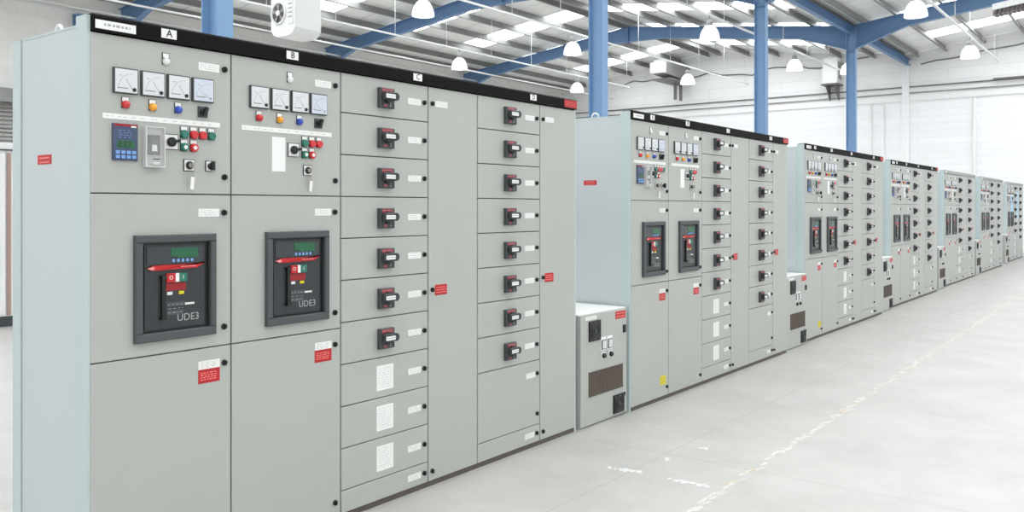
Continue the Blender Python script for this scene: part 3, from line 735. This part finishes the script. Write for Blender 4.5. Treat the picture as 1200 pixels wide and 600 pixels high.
# louvred heater panel top right
r = empty('radiant_heater', (22.0, .25, 6.24)); tag(r, 'long white ceiling heater with dark slotted underside, top right corner', 'heater')
b = MB(); L = 2.4
def sh(mb, x0, x1, y0, y1, z0, z1, m): mb.hexa([(x0,y0,z0-y0*SL),(x1,y0,z0-y0*SL),(x1,y1,z0-y1*SL),(x0,y1,z0-y1*SL),(x0,y0,z1-y0*SL),(x1,y0,z1-y0*SL),(x1,y1,z1-y1*SL),(x0,y1,z1-y1*SL)], m)
sh(b,0,.5,-L,0,.02,.17,'white_metal'); link('casing', b.mesh('casing'), r)
b = MB()
for k in range(26): sh(b,.0,.40,-L+.05+k*.09,-L+.10+k*.09,-.10,.018,'fan_dark')
sh(b,.08,.42,-L,0,-.085,.0,'frame_brown'); link('burner_tray', b.mesh('burner_tray'), r)
for yy in (-.3,-2.1): b = MB(); z = ztop(.25+yy)+.18-6.24; b.cyl((.25,yy,.17-yy*SL),'z',.008,z-.17+yy*SL,'galv',6); link('hanger_rod', b.mesh('hanger_rod'), r)

# conduits and cables on walls
def conduit(pts, rr, m, label, cat='conduit', name='wall_conduit'):
    b = MB(); b.tube(pts, rr, m, 6); o = link(name, b.mesh(name)); tag(o, label, cat); return o
conduit([(XE-.05,-9,5.84),(XE-.05,19.3,5.84)],.025,'cable','upper of two long horizontal conduits across the white end wall')
conduit([(XE-.05,-9,5.62),(XE-.05,19.3,5.62)],.02,'galv','lower of two long horizontal conduits across the white end wall')
pts = [(XE-.04, 16-.45*i, 6.95+.10*math.sin(i*.9)+.06*math.sin(i*2.3)) for i in range(24)]
conduit(pts,.025,'cable','grey cable sagging along the upper end wall left of the fourth column','cable','wall_cable')
pts = [(XE-.04, 3.9-.5*i, 6.62+.065*i*.5+.03*math.sin(i*1.9)+.03*i) for i in range(18)]
conduit(pts,.022,'cable','grey cable rising along the end wall gable at the far right','cable','wall_cable')
for y, rr, l in ((5.6,.03,'thin vertical pipe on the end wall right beside the fourth blue column'),(5.16,.025,'second thin vertical pipe on the end wall right of the fourth blue column'),(2.19,.05,'thick vertical downpipe on the end wall near the right edge')):
    conduit([(XE-.07,y,0),(XE-.07,y,5.3)],rr,'white_metal',l,'pipe','wall_pipe')
b = MB(); b.box((XE-.20,-9,5.90),(XE-.012,1.6,5.96),'white_metal'); b.box((XE-.205,-9,5.86),(XE-.19,1.6,5.90),'cable'); o = link('cable_tray', b.mesh('cable_tray')); tag(o, 'cable tray on the end wall at the far right', 'cable tray')
b = MB(); b.box((-.09,-.12,0),(0,.12,6.8),'clad_wall'); o = link('steel_column', b.mesh('steel_column'), None, (XE-.001, 4.4, 0)); tag(o, 'white painted wall post on the end wall', 'column')
for y, z, l in ((16.6,6.36,'front one of three thin conduits along the back eaves'),(17.6,6.6,'middle one of three thin conduits along the back eaves'),(18.6,6.5,'rear one of three thin conduits along the back eaves')):
    conduit([(XW+1,y,z),(XE-.06,y,z)],.025,'white_metal',l)

# ------------------------------------------------------------------ floor markings
b = MB(); x = 1.6
rnd = random.Random(3)
while x < 24:
    for q in range(2):
        L = rnd.uniform(.03,.10); w = rnd.uniform(.006,.015); cx = x+rnd.uniform(-.03,.03); cy = -1.255+.011*(x-2.4)+rnd.uniform(-.024,.024); k_ = rnd.uniform(-.35,-.05)
        n = 5; up = [(cx+L*i/n, cy+k_*L*i/n+w*rnd.uniform(.3,1)) for i in range(n+1)]; dn = [(cx+L*i/n, cy+k_*L*i/n-w*rnd.uniform(.3,1)) for i in range(n+1)][::-1]
        hh = .0009+.00003*(len(b.f)//8 % 40); b.prism(up+dn,'z',.0002,hh,'tape_edge' if rnd.random() < .16 else 'tape')
    x += rnd.uniform(.05,.11)
o = link('floor_line', b.mesh('floor_line')); tag(o, 'worn pale yellow tape line on the floor running parallel to the switchboards', 'floor marking', kind='stuff')
def chips(a, c, n, label):
    b = MB()
    for k in range(n):
        t = rnd.random(); cx, cy = a[0]+(c[0]-a[0])*t+rnd.uniform(-.02,.02), a[1]+(c[1]-a[1])*t+rnd.uniform(-.02,.02)
        q = [(cx+rnd.uniform(.006,.018)*math.cos(2*PI*i/7), cy+rnd.uniform(.006,.018)*math.sin(2*PI*i/7)) for i in range(7)]
        b.prism(q,'z',.0002,.0009+.00004*k,'chip')
    o = link('paint_marks', b.mesh('paint_marks')); tag(o, label, 'floor marking', kind='stuff')
chips((2.68,-.56),(2.72,-.76), 22, 'line of white paint flecks on the floor nearest the foot of the first switchboard')
chips((2.71,-.94),(2.72,-1.20), 22, 'line of white paint flecks running across to the tape line')
chips((3.03,-.76),(3.05,-.77), 5, 'small white paint fleck where the two floor joints cross')
chips((3.36,-.85),(3.42,-.84), 6, 'white paint fleck beside the long floor joint, beyond the joint crossing')
# ------------------------------------------------------------------ world, camera
w = bpy.data.worlds.new('World'); S.world = w; w.use_nodes = True
bg = w.node_tree.nodes['Background']; bg.inputs['Color'].default_value = (.95,.985,1.0,1); bg.inputs['Strength'].default_value = .9

cam = bpy.data.cameras.new('Camera'); co = bpy.data.objects.new('Camera', cam); COL.objects.link(co); S.camera = co
cam.sensor_width = 36; cam.lens = 36*1005.9/1200; cam.shift_y = -56.55/1200; cam.clip_end = 200; cam.clip_start = .05
co.location = (-1.544, -3.1166, 1.4852); co.rotation_euler = (PI/2, 0, .6521-PI/2)
v = S.view_settings; v.view_transform = 'Standard'; v.look = 'None'; v.gamma = 1; v.use_curve_mapping = False; v.exposure = .36
for o in list(bpy.data.objects):
    if '_o' in o: del o['_o']
